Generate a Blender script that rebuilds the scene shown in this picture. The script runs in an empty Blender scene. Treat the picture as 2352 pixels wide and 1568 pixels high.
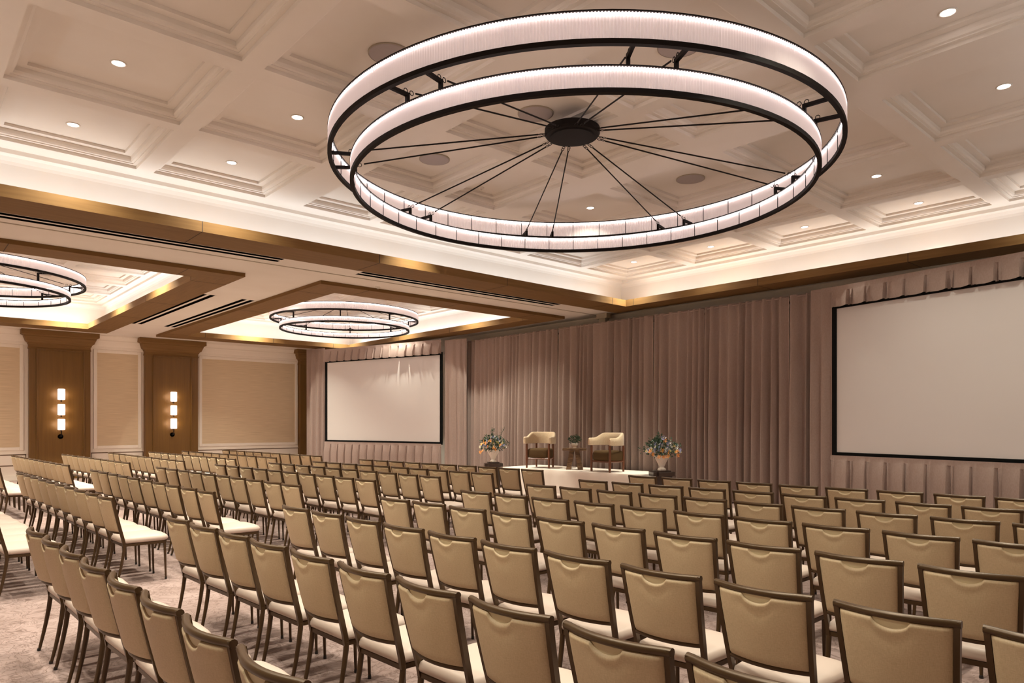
import bpy, math, random
from math import sin, cos, pi, radians as R
from mathutils import Vector, Matrix
SC = bpy.context.scene
COL = SC.collection
# ------------------------------------------------------------------ camera
HC = 1.68; F = 1600.0; CX = 1176.0; HY = 972.0; AZ = R(41.9); CA = cos(AZ); SA = sin(AZ)
cd = bpy.data.cameras.new('camera'); cam = bpy.data.objects.new('camera', cd); COL.objects.link(cam)
cam.location = (0, 0, HC); cam.rotation_euler = (R(90), 0, -AZ)
cd.sensor_width = 36; cd.lens = 36*F/2352; cd.shift_y = (HY-784)/2352; cd.clip_start = .05; cd.clip_end = 200
SC.camera = cam
# ------------------------------------------------------------------ world, exposure
w = bpy.data.worlds.new('world'); SC.world = w; w.use_nodes = True
w.node_tree.nodes['Background'].inputs[0].default_value = (1, .8, .62, 1)
w.node_tree.nodes['Background'].inputs[1].default_value = .05
vs = SC.view_settings; vs.view_transform = 'Standard'; vs.look = 'None'; vs.gamma = 1; vs.use_curve_mapping = False
vs.exposure = 0.12
SC.cycles.use_adaptive_sampling = True; SC.cycles.adaptive_threshold = .025; SC.cycles.max_bounces = 6; SC.cycles.diffuse_bounces = 4; SC.cycles.glossy_bounces = 2; SC.cycles.transmission_bounces = 3
SC.cycles.sample_clamp_indirect = 6; SC.cycles.use_denoising = True; SC.cycles.caustics_reflective = False; SC.cycles.caustics_refractive = False
LCOL = (1.0, .96, .79)
def area(name, loc, size, power, rot=(0, 0, 0), sy=None, spread=None, col=LCOL):
    l = bpy.data.lights.new(name, 'AREA'); l.energy = power; l.color = col
    l.shape = 'RECTANGLE' if sy else 'DISK'; l.size = size
    if sy: l.size_y = sy
    if spread: l.spread = R(spread)
    o = bpy.data.objects.new(name, l); o.location = loc; o.rotation_euler = rot; COL.objects.link(o); return o

# ------------------------------------------------------------------ room numbers
SOF = 4.45          # soffit
CB = 5.2            # coffer beams
WXS = 13.95         # stage wall
WYL = 25.0          # pilaster wall
WXB, WYN = -2.7, -2.2
# trays: outer wood edge, inner wood face, cove wall, wood underside
TRAYS = dict(
    main=dict(o=(-1.0, .2, 13.45, 11.08), i=(-.3, .98, 12.8, 10.3), c=(-1.0, .3, 13.62, 11.1), zb=4.40),
    left=dict(o=(-2.2, 12.85, 4.92, 23.75), i=(-1.5, 13.5, 4.27, 22.95), c=(-2.1, 12.9, 4.85, 23.6), zb=4.38),
    mid=dict(o=(6.25, 12.5, 13.05, 23.6), i=(6.9, 13.2, 12.45, 22.75), c=(6.3, 12.6, 13.0, 23.5), zb=4.38))
# cove light strips: behind the wooden lip, shining up
for tn, T in TRAYS.items():
    x0, y0, x1, y1 = T['i']; k = .52 if tn == 'main' else .36; z = T['zb']+.09
    P = 3.7 if tn == 'main' else 5.2
    for nm, loc, sx, sy, L in (('a', ((x0+x1)/2, y1+k, z), x1-x0+.2, .08, x1-x0), ('b', ((x0+x1)/2, y0-k, z), x1-x0+.2, .08, x1-x0),
                               ('c', (x1+k, (y0+y1)/2, z), .08, y1-y0+.2, y1-y0), ('d', (x0-k, (y0+y1)/2, z), .08, y1-y0+.2, y1-y0)):
        area('cove_light', loc, sx, P*L*(.85 if nm == 'c' else 1), (pi, 0, 0), sy, col=(.96, .985, 1.0))
# recessed downlights: x, y of each coffer that has one (the lamp itself is added in its builder)
DOWN_W = 36.0

# ------------------------------------------------------------------ materials
MATS = {}
def mat(name, col, rough=.6, metal=0, spec=.5, emis=None, es=0, sheen=0, build=None):
    m = bpy.data.materials.new(name); m.use_nodes = True; nt = m.node_tree; b = nt.nodes['Principled BSDF']
    b.inputs['Base Color'].default_value = (*col, 1); b.inputs['Roughness'].default_value = rough
    b.inputs['Metallic'].default_value = metal; b.inputs['Specular IOR Level'].default_value = spec
    if sheen: b.inputs['Sheen Weight'].default_value = sheen
    if emis: b.inputs['Emission Color'].default_value = (*emis, 1); b.inputs['Emission Strength'].default_value = es
    if build: build(nt, b)
    MATS[name] = m; return m
def N(nt, t, **k):
    n = nt.nodes.new(t)
    for a, v in k.items():
        if a in n.inputs: n.inputs[a].default_value = v
        else: setattr(n, a, v)
    return n
def coords(nt, scale=(1, 1, 1), obj=True, rot=(0, 0, 0)):
    tc = N(nt, 'ShaderNodeTexCoord'); mp = N(nt, 'ShaderNodeMapping'); mp.inputs['Scale'].default_value = scale; mp.inputs['Rotation'].default_value = rot
    nt.links.new(tc.outputs['Object'], mp.inputs[0]); return mp.outputs[0]
def ramp(nt, fac, stops):
    r = N(nt, 'ShaderNodeValToRGB'); e = r.color_ramp.elements
    while len(e) < len(stops): e.new(.5)
    for i, (p, c) in enumerate(stops): e[i].position = p; e[i].color = (*c, 1) if len(c) == 3 else c
    nt.links.new(fac, r.inputs[0]); return r.outputs[0]
def bump(nt, b, h, s, d=.01):
    bp = N(nt, 'ShaderNodeBump'); bp.inputs['Strength'].default_value = s; bp.inputs['Distance'].default_value = d
    nt.links.new(h, bp.inputs['Height']); nt.links.new(bp.outputs[0], b.inputs['Normal'])
def noise_col(c0, c1, scale, sc=(1, 1, 1), bs=0, detail=4, lo=.35, hi=.65, bd=.004, rot=(0, 0, 0)):
    def f(nt, b):
        n = N(nt, 'ShaderNodeTexNoise'); n.inputs['Scale'].default_value = scale; n.inputs['Detail'].default_value = detail
        nt.links.new(coords(nt, sc, rot=rot), n.inputs['Vector'])
        nt.links.new(ramp(nt, n.outputs[0], [(lo, c0), (hi, c1)]), b.inputs['Base Color'])
        if bs: bump(nt, b, n.outputs[0], bs, bd)
    return f
PAINT = (.80, .735, .665)
mat('paint', PAINT, .7, build=noise_col((.79, .72, .65), (.82, .755, .69), 1.2))
mat('paint_wall', (.92, .84, .745), .65)
def wood(c0, c1, sc, rot=(0, 0, 0)): return noise_col(c0, c1, 3.0, sc, .05, 6, .15, .85, rot=rot)
mat('oak_x', (.3, .15, .06), .65, spec=.25, build=wood((.165, .084, .026), (.235, .128, .045), (.5, 9, 9)))
mat('oak_y', (.3, .15, .06), .65, spec=.25, build=wood((.165, .084, .026), (.235, .128, .045), (9, .5, 9)))
mat('oak_z', (.3, .15, .06), .42, build=wood((.13, .058, .007), (.19, .092, .015), (6, 6, .25)))
mat('seam', (.05, .025, .01), .8)
mat('grass', (.4, .3, .2), .8, build=noise_col((.60, .46, .30), (.78, .63, .44), 2.2, (.8, .8, 55), .2, 5, .3, .7))
mat('gap_shade', (.16, .10, .06), .8)  # dark strips painted as the shade in the wainscot's shadow gaps
def carpet(nt, b):
    co = coords(nt)
    dn = N(nt, 'ShaderNodeTexNoise'); dn.inputs['Scale'].default_value = 1.3; nt.links.new(co, dn.inputs['Vector'])
    big = ramp(nt, dn.outputs[0], [(.35, (.31, .215, .19)), (.65, (.43, .315, .29))])
    mx = N(nt, 'ShaderNodeMixRGB'); mx.inputs[0].default_value = .35; nt.links.new(co, mx.inputs[1])
    n2 = N(nt, 'ShaderNodeTexNoise'); n2.inputs['Scale'].default_value = 2.5; nt.links.new(co, n2.inputs['Vector']); nt.links.new(n2.outputs['Color'], mx.inputs[2])
    prev = big
    for i, (sc, rot) in enumerate((((8, 44, 1), .35), ((40, 9, 1), -.3), ((10, 38, 1), 1.0), ((36, 12, 1), .7))):
        mp = N(nt, 'ShaderNodeMapping'); mp.inputs['Scale'].default_value = sc; mp.inputs['Rotation'].default_value = (0, 0, rot); nt.links.new(mx.outputs[0], mp.inputs[0])
        v = N(nt, 'ShaderNodeTexVoronoi', feature='DISTANCE_TO_EDGE'); v.inputs['Scale'].default_value = .55; nt.links.new(mp.outputs[0], v.inputs['Vector'])
        line = ramp(nt, v.outputs['Distance'], [(.0, (1, 1, 1)), (.09, (0, 0, 0))])
        nz = N(nt, 'ShaderNodeTexNoise'); nz.inputs['Scale'].default_value = 1.8+i; nz.inputs['W' if 'W' in nz.inputs else 'Detail'].default_value = 2; nt.links.new(mp.outputs[0], nz.inputs['Vector'])
        gate = ramp(nt, nz.outputs[0], [(.47, (0, 0, 0)), (.60, (.75, .75, .75))])
        mu = N(nt, 'ShaderNodeMath', operation='MULTIPLY'); nt.links.new(line, mu.inputs[0]); nt.links.new(gate, mu.inputs[1])
        m2 = N(nt, 'ShaderNodeMixRGB'); nt.links.new(mu.outputs[0], m2.inputs[0]); nt.links.new(prev, m2.inputs[1]); m2.inputs[2].default_value = (.15, .09, .072, 1)
        prev = m2.outputs[0]
    pn = N(nt, 'ShaderNodeTexNoise'); pn.inputs['Scale'].default_value = 180; nt.links.new(co, pn.inputs['Vector']); bump(nt, b, pn.outputs[0], .3, .004)
    nt.links.new(prev, b.inputs['Base Color'])
mat('carpet', (.3, .2, .17), .95, spec=.1, sheen=.2, build=carpet)
def weave(nt, b):
    co = coords(nt, (300, 300, 300)); w1 = N(nt, 'ShaderNodeTexNoise'); w1.inputs['Scale'].default_value = 1; nt.links.new(coords(nt, (60, 500, 60)), w1.inputs['Vector'])
    w2 = N(nt, 'ShaderNodeTexNoise'); w2.inputs['Scale'].default_value = 1; nt.links.new(coords(nt, (60, 60, 500)), w2.inputs['Vector'])
    a = N(nt, 'ShaderNodeMath', operation='ADD'); nt.links.new(w1.outputs[0], a.inputs[0]); nt.links.new(w2.outputs[0], a.inputs[1])
    h = N(nt, 'ShaderNodeMath', operation='MULTIPLY'); h.inputs[1].default_value = .5; nt.links.new(a.outputs[0], h.inputs[0])
    nt.links.new(ramp(nt, h.outputs[0], [(.3, (.47, .35, .215)), (.7, (.62, .48, .32))]), b.inputs['Base Color'])
mat('chair_back', (.45, .33, .2), .55, spec=.35, build=weave)
mat('chair_notch', (.60, .50, .32), .5)
mat('chair_seat', (.58, .465, .40), .45, spec=.35)
mat('bronze', (.072, .038, .014), .36, metal=.3)
mat('glide', (.02, .016, .014), .4)
mat('black_metal', (.008, .005, .004), .65, spec=.15)
mat('screen_black', (.006, .006, .006), .8, spec=.1)
mat('screen_white', (.70, .655, .64), .75, spec=.2)
mat('velvet', (.22, .15, .125), .9, spec=.1, sheen=.1, build=noise_col((.345, .255, .222), (.38, .285, .25), 60, (1, 1, .5), .1))
mat('linen', (.78, .68, .60), .85, spec=.1, build=noise_col((.82, .72, .64), (.88, .79, .71), 2.5, (1, 1, .4), .35, bd=.03))
mat('slot_black', (.002, .0015, .001), .9, spec=.0)
mat('speaker_grey', (.42, .36, .35), .7)
mat('lamp_glow', (1, 1, 1), .5, emis=(1, .93, .88), es=14)
mat('led', (1, 1, 1), .5, emis=(1, .86, .84), es=16)
def crystal(nt, b):
    out = nt.nodes['Material Output']
    tr = N(nt, 'ShaderNodeBsdfTranslucent'); tr.inputs[0].default_value = (.93, .86, .85, 1)
    gl = N(nt, 'ShaderNodeBsdfGlossy'); gl.inputs[0].default_value = (1, .95, .95, 1); gl.inputs['Roughness'].default_value = .15
    df = N(nt, 'ShaderNodeBsdfDiffuse'); df.inputs[0].default_value = (.9, .83, .82, 1)
    tp = N(nt, 'ShaderNodeBsdfTransparent')
    em = N(nt, 'ShaderNodeEmission'); em.inputs[0].default_value = (1, .84, .82, 1); em.inputs[1].default_value = .17  # faint even glow added to the crystal on top of the strip's light
    m1 = N(nt, 'ShaderNodeMixShader'); m1.inputs[0].default_value = .5; nt.links.new(tr.outputs[0], m1.inputs[1]); nt.links.new(df.outputs[0], m1.inputs[2])
    m2 = N(nt, 'ShaderNodeMixShader'); m2.inputs[0].default_value = .12; nt.links.new(m1.outputs[0], m2.inputs[1]); nt.links.new(gl.outputs[0], m2.inputs[2])
    m3 = N(nt, 'ShaderNodeMixShader'); m3.inputs[0].default_value = .12; nt.links.new(m2.outputs[0], m3.inputs[1]); nt.links.new(tp.outputs[0], m3.inputs[2])
    ad = N(nt, 'ShaderNodeAddShader'); nt.links.new(m3.outputs[0], ad.inputs[0]); nt.links.new(em.outputs[0], ad.inputs[1])
    nt.links.new(ad.outputs[0], out.inputs[0])
mat('crystal', (.9, .85, .85), build=crystal)
mat('sconce_glass', (.9, .85, .82), .4, emis=(1, .84, .76), es=2.6)
mat('dark_wood', (.035, .018, .012), .3, spec=.6)
mat('walnut', (.16, .055, .025), .35)
mat('zebra_wood', (.15, .08, .04), .4, build=noise_col((.075, .035, .016), (.25, .15, .075), 6, (1, 1, 14), .05, 3, .4, .6))
mat('cushion_brown', (.10, .060, .028), .9, spec=.1)
mat('boucle', (.66, .50, .33), .9, sheen=.3, build=noise_col((.58, .43, .27), (.70, .54, .37), 90, (1, 1, 1), .4))
mat('ceramic', (.90, .82, .73), .4)
mat('leaf_dark', (.022, .055, .028), .5, build=noise_col((.012, .03, .018), (.05, .10, .045), 20))
mat('leaf_grey', (.10, .16, .11), .6)
mat('petal_orange', (.92, .42, .10), .5); mat('petal_blue', (.30, .32, .55), .5); mat('petal_white', (.75, .72, .68), .5); mat('petal_yellow', (.80, .66, .18), .5)
mat('stem', (.04, .055, .025), .6)
mat('beige_grey', (.42, .36, .28), .7)  # plain beige grey of the wall track, its end post and speaker rims

# ------------------------------------------------------------------ mesh helper
class MB:
    def __init__(s): s.v = []; s.f = []; s.mi = []; s.m = 0
    def add(s, vs, fs):
        o = len(s.v); s.v += [tuple(v) for v in vs]; s.f += [tuple(i+o for i in f) for f in fs]; s.mi += [s.m]*len(fs)
    def box(s, x0, y0, z0, x1, y1, z1, M=None):
        vs = [(x, y, z) for x in (x0, x1) for y in (y0, y1) for z in (z0, z1)]
        if M is not None: vs = [M @ Vector(v) for v in vs]
        s.add(vs, [(0, 1, 3, 2), (4, 6, 7, 5), (0, 4, 5, 1), (2, 3, 7, 6), (0, 2, 6, 4), (1, 5, 7, 3)])
    def loft(s, rings, cap=True, closed=True, loop=False):
        n = len(rings[0]); vs = [p for r in rings for p in r]; fs = []
        m = len(rings)
        for i in range(m if loop else m-1):
            a = i*n; b = ((i+1) % m)*n
            for j in range(n if closed else n-1):
                k = (j+1) % n; fs.append((a+j, a+k, b+k, b+j))
        if cap and not loop and closed: fs.append(tuple(range(n-1, -1, -1))); fs.append(tuple(range((m-1)*n, m*n)))
        s.add(vs, fs)
    def tube(s, pts, r, n=8, r2=None, flat=1.0, loop=False):
        """round tube along pts; r may be a list; flat squashes the second axis"""
        pts = [Vector(p) for p in pts]; m = len(pts); rings = []
        rr = r if isinstance(r, (list, tuple)) else [r]*m
        up = None
        for i, p in enumerate(pts):
            if loop: d = pts[(i+1) % m]-pts[i-1]
            else: d = pts[min(i+1, m-1)]-pts[max(i-1, 0)]
            d.normalize()
            if up is None: up = Vector((0, 0, 1)) if abs(d.z) < .9 else Vector((0, 1, 0))
            a = d.cross(up).normalized(); b = a.cross(d).normalized(); up = b
            rings.append([p+a*(cos(2*pi*k/n)*rr[i])+b*(sin(2*pi*k/n)*rr[i]*flat) for k in range(n)])
        s.loft(rings, loop=loop)
    def lathe(s, prof, n=24, c=(0, 0, 0), rib=0, ribn=0, sx=1, sy=1):
        rings = []
        for (r, z) in prof:
            rings.append([(c[0]+sx*(r*(1+rib*cos(ribn*2*pi*k/n*1.0)) )*cos(2*pi*k/n), c[1]+sy*(r*(1+rib*cos(ribn*2*pi*k/n)))*sin(2*pi*k/n), c[2]+z) for k in range(n)])
        s.loft(rings)
    def disc(s, c, r, z, n=24): s.add([(c[0]+r*cos(2*pi*k/n), c[1]+r*sin(2*pi*k/n), z) for k in range(n)], [tuple(range(n))])
    def build(s, name, mats, parent=None, smooth=False, loc=None, auto=None):
        me = bpy.data.meshes.new(name); me.from_pydata(s.v, [], s.f)
        for m in (mats if isinstance(mats, (list, tuple)) else [mats]): me.materials.append(MATS[m])
        for p, i in zip(me.polygons, s.mi): p.material_index = i; p.use_smooth = smooth
        me.validate(); me.update()
        if smooth and auto is not None: me.set_sharp_from_angle(angle=R(auto))
        o = bpy.data.objects.new(name, me); COL.objects.link(o)
        if loc: o.location = loc
        if parent is not None: o.parent = parent
        return o
def tag(o, label=None, cat=None, group=None, kind=None):
    if label: o['label'] = label
    if cat: o['category'] = cat
    if group: o['group'] = group
    if kind: o['kind'] = kind
    return o
def empty(name, loc=(0, 0, 0), rz=0, **k):
    o = bpy.data.objects.new(name, None); COL.objects.link(o); o.location = loc; o.rotation_euler = (0, 0, rz); o.empty_display_size = .1; tag(o, **k); return o
def bevel(o, wd, seg=2):
    m = o.modifiers.new('bevel', 'BEVEL'); m.width = wd; m.segments = seg; m.limit_method = 'ANGLE'; return o
def copy_tree(o, parent=None, kids={}):
    c = o.copy(); COL.objects.link(c); c.parent = parent
    for ch in kids.get(o, ()): copy_tree(ch, c, kids)
    return c
# picture point -> place on a level at height H, or on the plane Y=const
def lvl(px, py, H):
    z = F*(HC-H)/(py-HY); x = (px-CX)/F*z; return (x*CA+z*SA, -x*SA+z*CA)
def onY(px, Y):
    t = (px-CX)/F; z = Y/(-t*SA+CA); return (t*CA+SA)*z
def hgt(px, py, Y):
    t = (px-CX)/F; z = Y/(-t*SA+CA); return HC+(HY-py)*z/F
def proj(x, y, z):
    cx = x*CA-y*SA; cz = x*SA+y*CA
    if cz < .1: return None
    return CX+F*cx/cz, HY-F*(z-HC)/cz

# ================================================================== SETTING
b = MB(); b.box(WXB, WYN, -.1, WXS, WYL, 0); tag(b.build('floor', 'carpet'), kind='structure')
def wall(name, *bx):
    b = MB(); b.box(*bx); return tag(b.build(name, 'paint_wall'), kind='structure')
wl = wall('wall_left', WXB, WYL, 0, WXS, WYL+.2, 5.5)
wr = wall('wall_right', WXS, WYN, 0, WXS+.2, WYL+.2, 5.5)
wall('wall_back', WXB-.2, WYN, 0, WXB, WYL, 5.5); wall('wall_near', WXB, WYN-.2, 0, WXS, WYN, 5.5)
# lower ceiling with three openings
xs = sorted({WXB, WXS}|{T['o'][k] for T in TRAYS.values() for k in (0, 2)}); ys = sorted({WYN, WYL}|{T['o'][k] for T in TRAYS.values() for k in (1, 3)})
b = MB()
for i in range(len(xs)-1):
    for j in range(len(ys)-1):
        mx, my = (xs[i]+xs[i+1])/2, (ys[j]+ys[j+1])/2
        if any(T['o'][0] < mx < T['o'][2] and T['o'][1] < my < T['o'][3] for T in TRAYS.values()): continue
        b.add([(xs[i], ys[j], SOF), (xs[i+1], ys[j], SOF), (xs[i+1], ys[j+1], SOF), (xs[i], ys[j+1], SOF)], [(0, 3, 2, 1)])
tag(b.build('ceiling', 'paint'), kind='structure')
def rect(r, z): x0, y0, x1, y1 = r; return [(x0, y0, z), (x1, y0, z), (x1, y1, z), (x0, y1, z)]
def grow(r, d): return (r[0]-d, r[1]-d, r[2]+d, r[3]+d)
def lip(T, n, nseg):
    """wooden border: flat underside, upright inner face, lip top"""
    o, i, zb = T['o'], T['i'], T['zb']
    ob = empty('trim_%d' % n, kind='structure')
    zt = zb+.15
    for s in range(4):
        b = MB()
        O = rect(o, 0); I = rect(i, 0); J = rect(grow(i, .05), 0)
        p, q = s, (s+1) % 4
        def V(r, k, z): return (r[k][0], r[k][1], z)
        # section: outer bottom, inner bottom, inner top, lip back top, lip back trough, outer trough(soffit height)
        sec = lambda k: [V(O, k, zb), V(I, k, zb), V(I, k, zt), V(J, k, zt), V(J, k, zb+.03), V(O, k, zb+.03)]
        A, B = sec(p), sec(q); A.append(V(O, p, SOF+.02)); B.append(V(O, q, SOF+.02))
        b.add(A[:6]+B[:6], [(0, 1, 7, 6), (1, 2, 8, 7), (2, 3, 9, 8), (3, 4, 10, 9), (4, 5, 11, 10)])
        b.add([V(O, p, zb), V(O, q, zb), V(O, q, SOF+.01), V(O, p, SOF+.01)], [(0, 1, 2, 3)])
        # board seams
        b.m = 1
        L = Vector(V(O, q, 0))-Vector(V(O, p, 0)); ln = L.length; d = L/ln; ns = nseg[s % 2]
        nrm = Vector((-d.y, d.x, 0))
        w = (Vector(V(I, p, 0))-Vector(V(O, p, 0))).dot(nrm)
        for k in range(ns):
            t = ln*(k+.5)/ns; c = Vector(V(O, p, 0))+d*t; g = .006
            if k == 0: t = w+.35; c = Vector(V(O, p, 0))+d*t
            if k == ns-1: t = ln-w-.35; c = Vector(V(O, p, 0))+d*t
            M = Matrix.Translation(c) @ Matrix(((d.x, nrm.x, 0, 0), (d.y, nrm.y, 0, 0), (0, 0, 1, 0), (0, 0, 0, 1)))
            b.box(-g, 0, zb-.0015, g, w+.0015, zb+.001, M); b.box(-g, w-.001, zb-.001, g, w+.0015, zt, M)
        b.build('wood_border', ['oak_x' if s % 2 == 0 else 'oak_y', 'seam'], ob)
    return ob
lip(TRAYS['main'], 1, (5, 4)); lip(TRAYS['left'], 2, (3, 4)); lip(TRAYS['mid'], 3, (3, 4))
MX = [(-1.02+.15, .70), (.88, 2.57), (2.79, 4.39), (5.02, 6.24), (6.44, 7.45), (8.07, 9.78), (9.97, 11.66), (11.84, 13.27)]
MY = [(1.29, 2.96), (3.19, 4.91), (5.13, 6.80), (7.05, 8.75), (8.95, 10.66)]
def split(a, b, n, g=.22): w = ((b-a)-g*(n-1))/n; return [(a+k*(w+g), a+k*(w+g)+w) for k in range(n)]
GRID = dict(main=(MX, MY), left=(split(-1.75, 4.55, 4), split(13.3, 23.25, 6)), mid=(split(6.62, 12.7, 4), split(12.95, 23.2, 6)))
def upper(T, g, Z=CB):
    X, Y = g; b = MB(); c = T['c']
    # cove: wall, curve, rim step
    seq = [(0, T['zb']+.03), (0, Z-.16), (.012, Z-.12), (.05, Z-.07), (.10, Z-.058), (.135, Z-.055), (.135, Z)]
    R_ = [rect(grow(c, -d), z) for d, z in seq]
    b.loft(R_, cap=False)
    r = grow(c, -.135); xs = [r[0]]+[v for p in X for v in p]+[r[2]]; ys = [r[1]]+[v for p in Y for v in p]+[r[3]]
    PR = [(0, 0), (0, .042), (.05, .042), (.05, .052), (.075, .060), (.088, .082), (.090, .125), (.18, .125), (.18, .160)]
    for i in range(len(xs)-1):
        for j in range(len(ys)-1):
            q = (xs[i], ys[j], xs[i+1], ys[j+1])
            if i % 2 and j % 2:
                b.loft([rect(grow(q, -d), Z+z) for d, z in PR], cap=False); b.add(rect(grow(q, -.18), Z+.16), [(0, 3, 2, 1)])
            else: b.add(rect(q, Z), [(0, 3, 2, 1)])
    return tag(b.build('ceiling', 'paint'), kind='structure')
for k in TRAYS: upper(TRAYS[k], GRID[k])
# track of the folding wall across the soffit, with its end post
b = MB()
pa = lvl(0, 514, SOF); pb = lvl(1377, 722, SOF); yt = (pa[1]+pb[1])/2
b.box(WXB, yt-.02, SOF-.006, WXS-.1, yt+.02, SOF+.001); tag(b.build('trim_4', 'beige_grey'), kind='structure')

# crown along the stage wall and the left wall (white)
def crown(name, prof, p0, p1, nrm, m='paint_wall', par=None):
    b = MB(); nx, ny = nrm
    b.loft([[(p[0]+nx*d, p[1]+ny*d, z) for d, z in prof] for p in (p0, p1)], closed=False, cap=False)
    return b.build(name, m, par)
CP = [(0, 3.98), (.02, 3.98), (.02, 4.02), (.035, 4.03), (.035, 4.10), (.045, 4.12), (.06, 4.17), (.08, 4.24), (.10, 4.27), (.10, 4.31), (.12, 4.36), (.15, 4.42), (.15, SOF)]
tag(crown('trim_5', CP, (WXS, WYN), (WXS, WYL), (-1, 0)), kind='structure')
tag(crown('trim_6', CP, (WXB, WYL), (WXS, WYL), (0, -1)), kind='structure')
# ---- left wall: pilasters
def pilaster(n, x0, x1, i0=None, i1=None, dep=.22):
    e = empty('trim_%d' % n, kind='structure'); yf = WYL-dep
    b = MB(); b.box(x0, yf, 0, x1, WYL, 4.0)
    b.box(x0-.02, yf-.02, 0, x1+.02, WYL, .16)
    b.build('shaft', 'oak_z', e)
    pr = [(0, 3.90), (.015, 3.90), (.015, 3.93), (0.005, 3.94), (.005, 4.02), (.03, 4.04), (.03, 4.07), (.05, 4.09), (.09, 4.12), (.115, 4.19), (.14, 4.25), (.14, 4.27), (.17, 4.29), (.21, 4.31), (.21, 4.445)]
    b = MB(); b.loft([[(x0-d, WYL, z), (x0-d, yf-d, z), (x1+d, yf-d, z), (x1+d, WYL, z)] for d, z in pr]); b.build('capital', 'oak_x', e)
    if i0 is not None:
        b = MB(); t = hgt(130, 802, yf); z0 = .35
        for a, w, d in ((0, .035, .035), (.035, .03, .015)):
            X0, X1, Z0, Z1 = i0+a, i1-a, z0+a, t-a
            for q in ((X0, Z0, X0+w, Z1), (X1-w, Z0, X1, Z1), (X0+w, Z0, X1-w, Z0+w), (X0+w, Z1-w, X1-w, Z1)):
                b.box(q[0], yf-d, q[1], q[2], yf+.001, q[3])
        bevel(b.build('panel_moulding', 'oak_z', e), .006)
    return e
YF = WYL-.22
pilaster(7, onY(67, YF), onY(208, YF), onY(83, YF), onY(194, YF))
pilaster(8, onY(334, YF), onY(455, YF), onY(351, YF), onY(441, YF))
pilaster(9, onY(690, YF), 13.3)
# ---- wall panels with grasscloth, chair rail, wainscot
zt, zb_ = 3.72, 1.02
zt = (hgt(45, 801, WYL)+hgt(463, 823.6, WYL)+hgt(677, 834.5, WYL))/3; zb_ = (hgt(45, 1027.4, WYL)+hgt(677, 1014, WYL))/2
def wpanel(x0, x1):
    b = MB(); b.box(x0, WYL-.012, zb_, x1, WYL, zt); b.build('grasscloth_panel', 'grass', wl)
    b = MB(); w = .10
    for q in ((x0-w, zb_-w, x0, zt+w), (x1, zb_-w, x1+w, zt+w), (x0, zb_-w, x1, zb_), (x0, zt, x1, zt+w)): b.box(q[0], WYL-.035, q[1], q[2], WYL, q[3])
    bevel(b.build('panel_frame', 'paint_wall', wl), .012)
    # wainscot below
    b = MB(); z1 = zb_-.24; x0 -= .16; x1 += .16
    b.m = 1
    for q in ((x0, z1, x1, z1+.03), (x0, .42, x1, .45)): b.box(q[0], WYL-.006, q[1], q[2], WYL, q[3])
    b.box(x0, WYL-.006, .42, x0+.02, WYL, z1+.03); b.box(x1-.02, WYL-.006, .42, x1, WYL, z1+.03)
    b.m = 0; b.box(x0-.02, WYL-.03, z1+.03, x1+.02, WYL, z1+.06); b.box(x0-.1, WYL-.03, 0, x1+.1, WYL, .14)
    b.build('wainscot', ['paint_wall', 'gap_shade'], wl)
wpanel(onY(222.6, WYL), onY(316.7, WYL)); wpanel(onY(463.6, WYL), onY(677, WYL)); wpanel(-.4, onY(45, WYL))

# ================================================================== CEILING FITTINGS
ORD = ['first', 'second', 'third', 'fourth', 'fifth', 'sixth', 'seventh', 'eighth', 'ninth', 'tenth', 'eleventh', 'twelfth', 'thirteenth', 'fourteenth']
KIDS = {}
def kid(o, p): KIDS.setdefault(p, []).append(o); return o
PZ = CB+.16
dl = empty('recessed_downlight', (0, 0, -20))
b = MB(); prof = [(.058, 0), (.078, 0), (.078, -.006), (.072, -.010), (.060, -.006), (.058, 0)]
b.loft([[(r*cos(2*pi*k/24), r*sin(2*pi*k/24), z) for k in range(24)] for r, z in prof], cap=False); kid(b.build('trim_ring', 'paint', dl, True), dl)
b = MB(); b.lathe([(.059, -.001), (.059, -.003)], 24); kid(b.build('lens', 'lamp_glow', dl), dl)
used = [False]
SIDE_W = 95.0
def downlight(x, y, label, group, z=PZ, lamp=DOWN_W, spread=110):
    if not used[0]: o = dl; used[0] = True
    else: o = copy_tree(dl, None, KIDS)
    o.location = (x, y, z); tag(o, label, 'ceiling light', group)
    if lamp: area('downlight_lamp', (x, y, z-.015), .10, lamp, spread=spread)
    return o
vis = [(272, 145, 'at upper left, in the large coffer nearest the top left corner'),
       (168, 286, 'at far left just above the glowing cove, left of its neighbours'),
       (683, 269, 'between the upper left coffers and the big ring'),
       (532, 373, 'left of the big ring, just above the left cove'),
       (2177, 28, 'at the top right corner of the picture'),
       (2306, 198, 'near the right edge, second from the top'),
       (2013, 404, 'just right of the big ring, below its lower right rim'),
       (2110, 466, 'nearest the right stage cove, above the right screen'),
       (1848, 521, 'above the stage cove, second from the right'),
       (1633, 566, 'above the stage cove, third from the right'),
       (1456, 601, 'in the corner coffer where the two coves meet'),
       (1356, 477, 'seen through the big ring, right of its cables'),
       (968, 480, 'seen through the big ring at its lower left')]
pts = []
for px, py, t in vis:
    x, y = lvl(px, py, PZ); pts.append((x, y)); downlight(x, y, 'round recessed downlight '+t, 'recessed downlights in the large coffered tray', spread=(100 if px == 1356 else 78 if px in (968, 683) else 110), lamp=(DOWN_W*1.5 if px in (1456, 1633, 1356) else DOWN_W*.6 if px in (2013, 2110, 2306, 1848) else DOWN_W))
ring_r = 3.1
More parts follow.
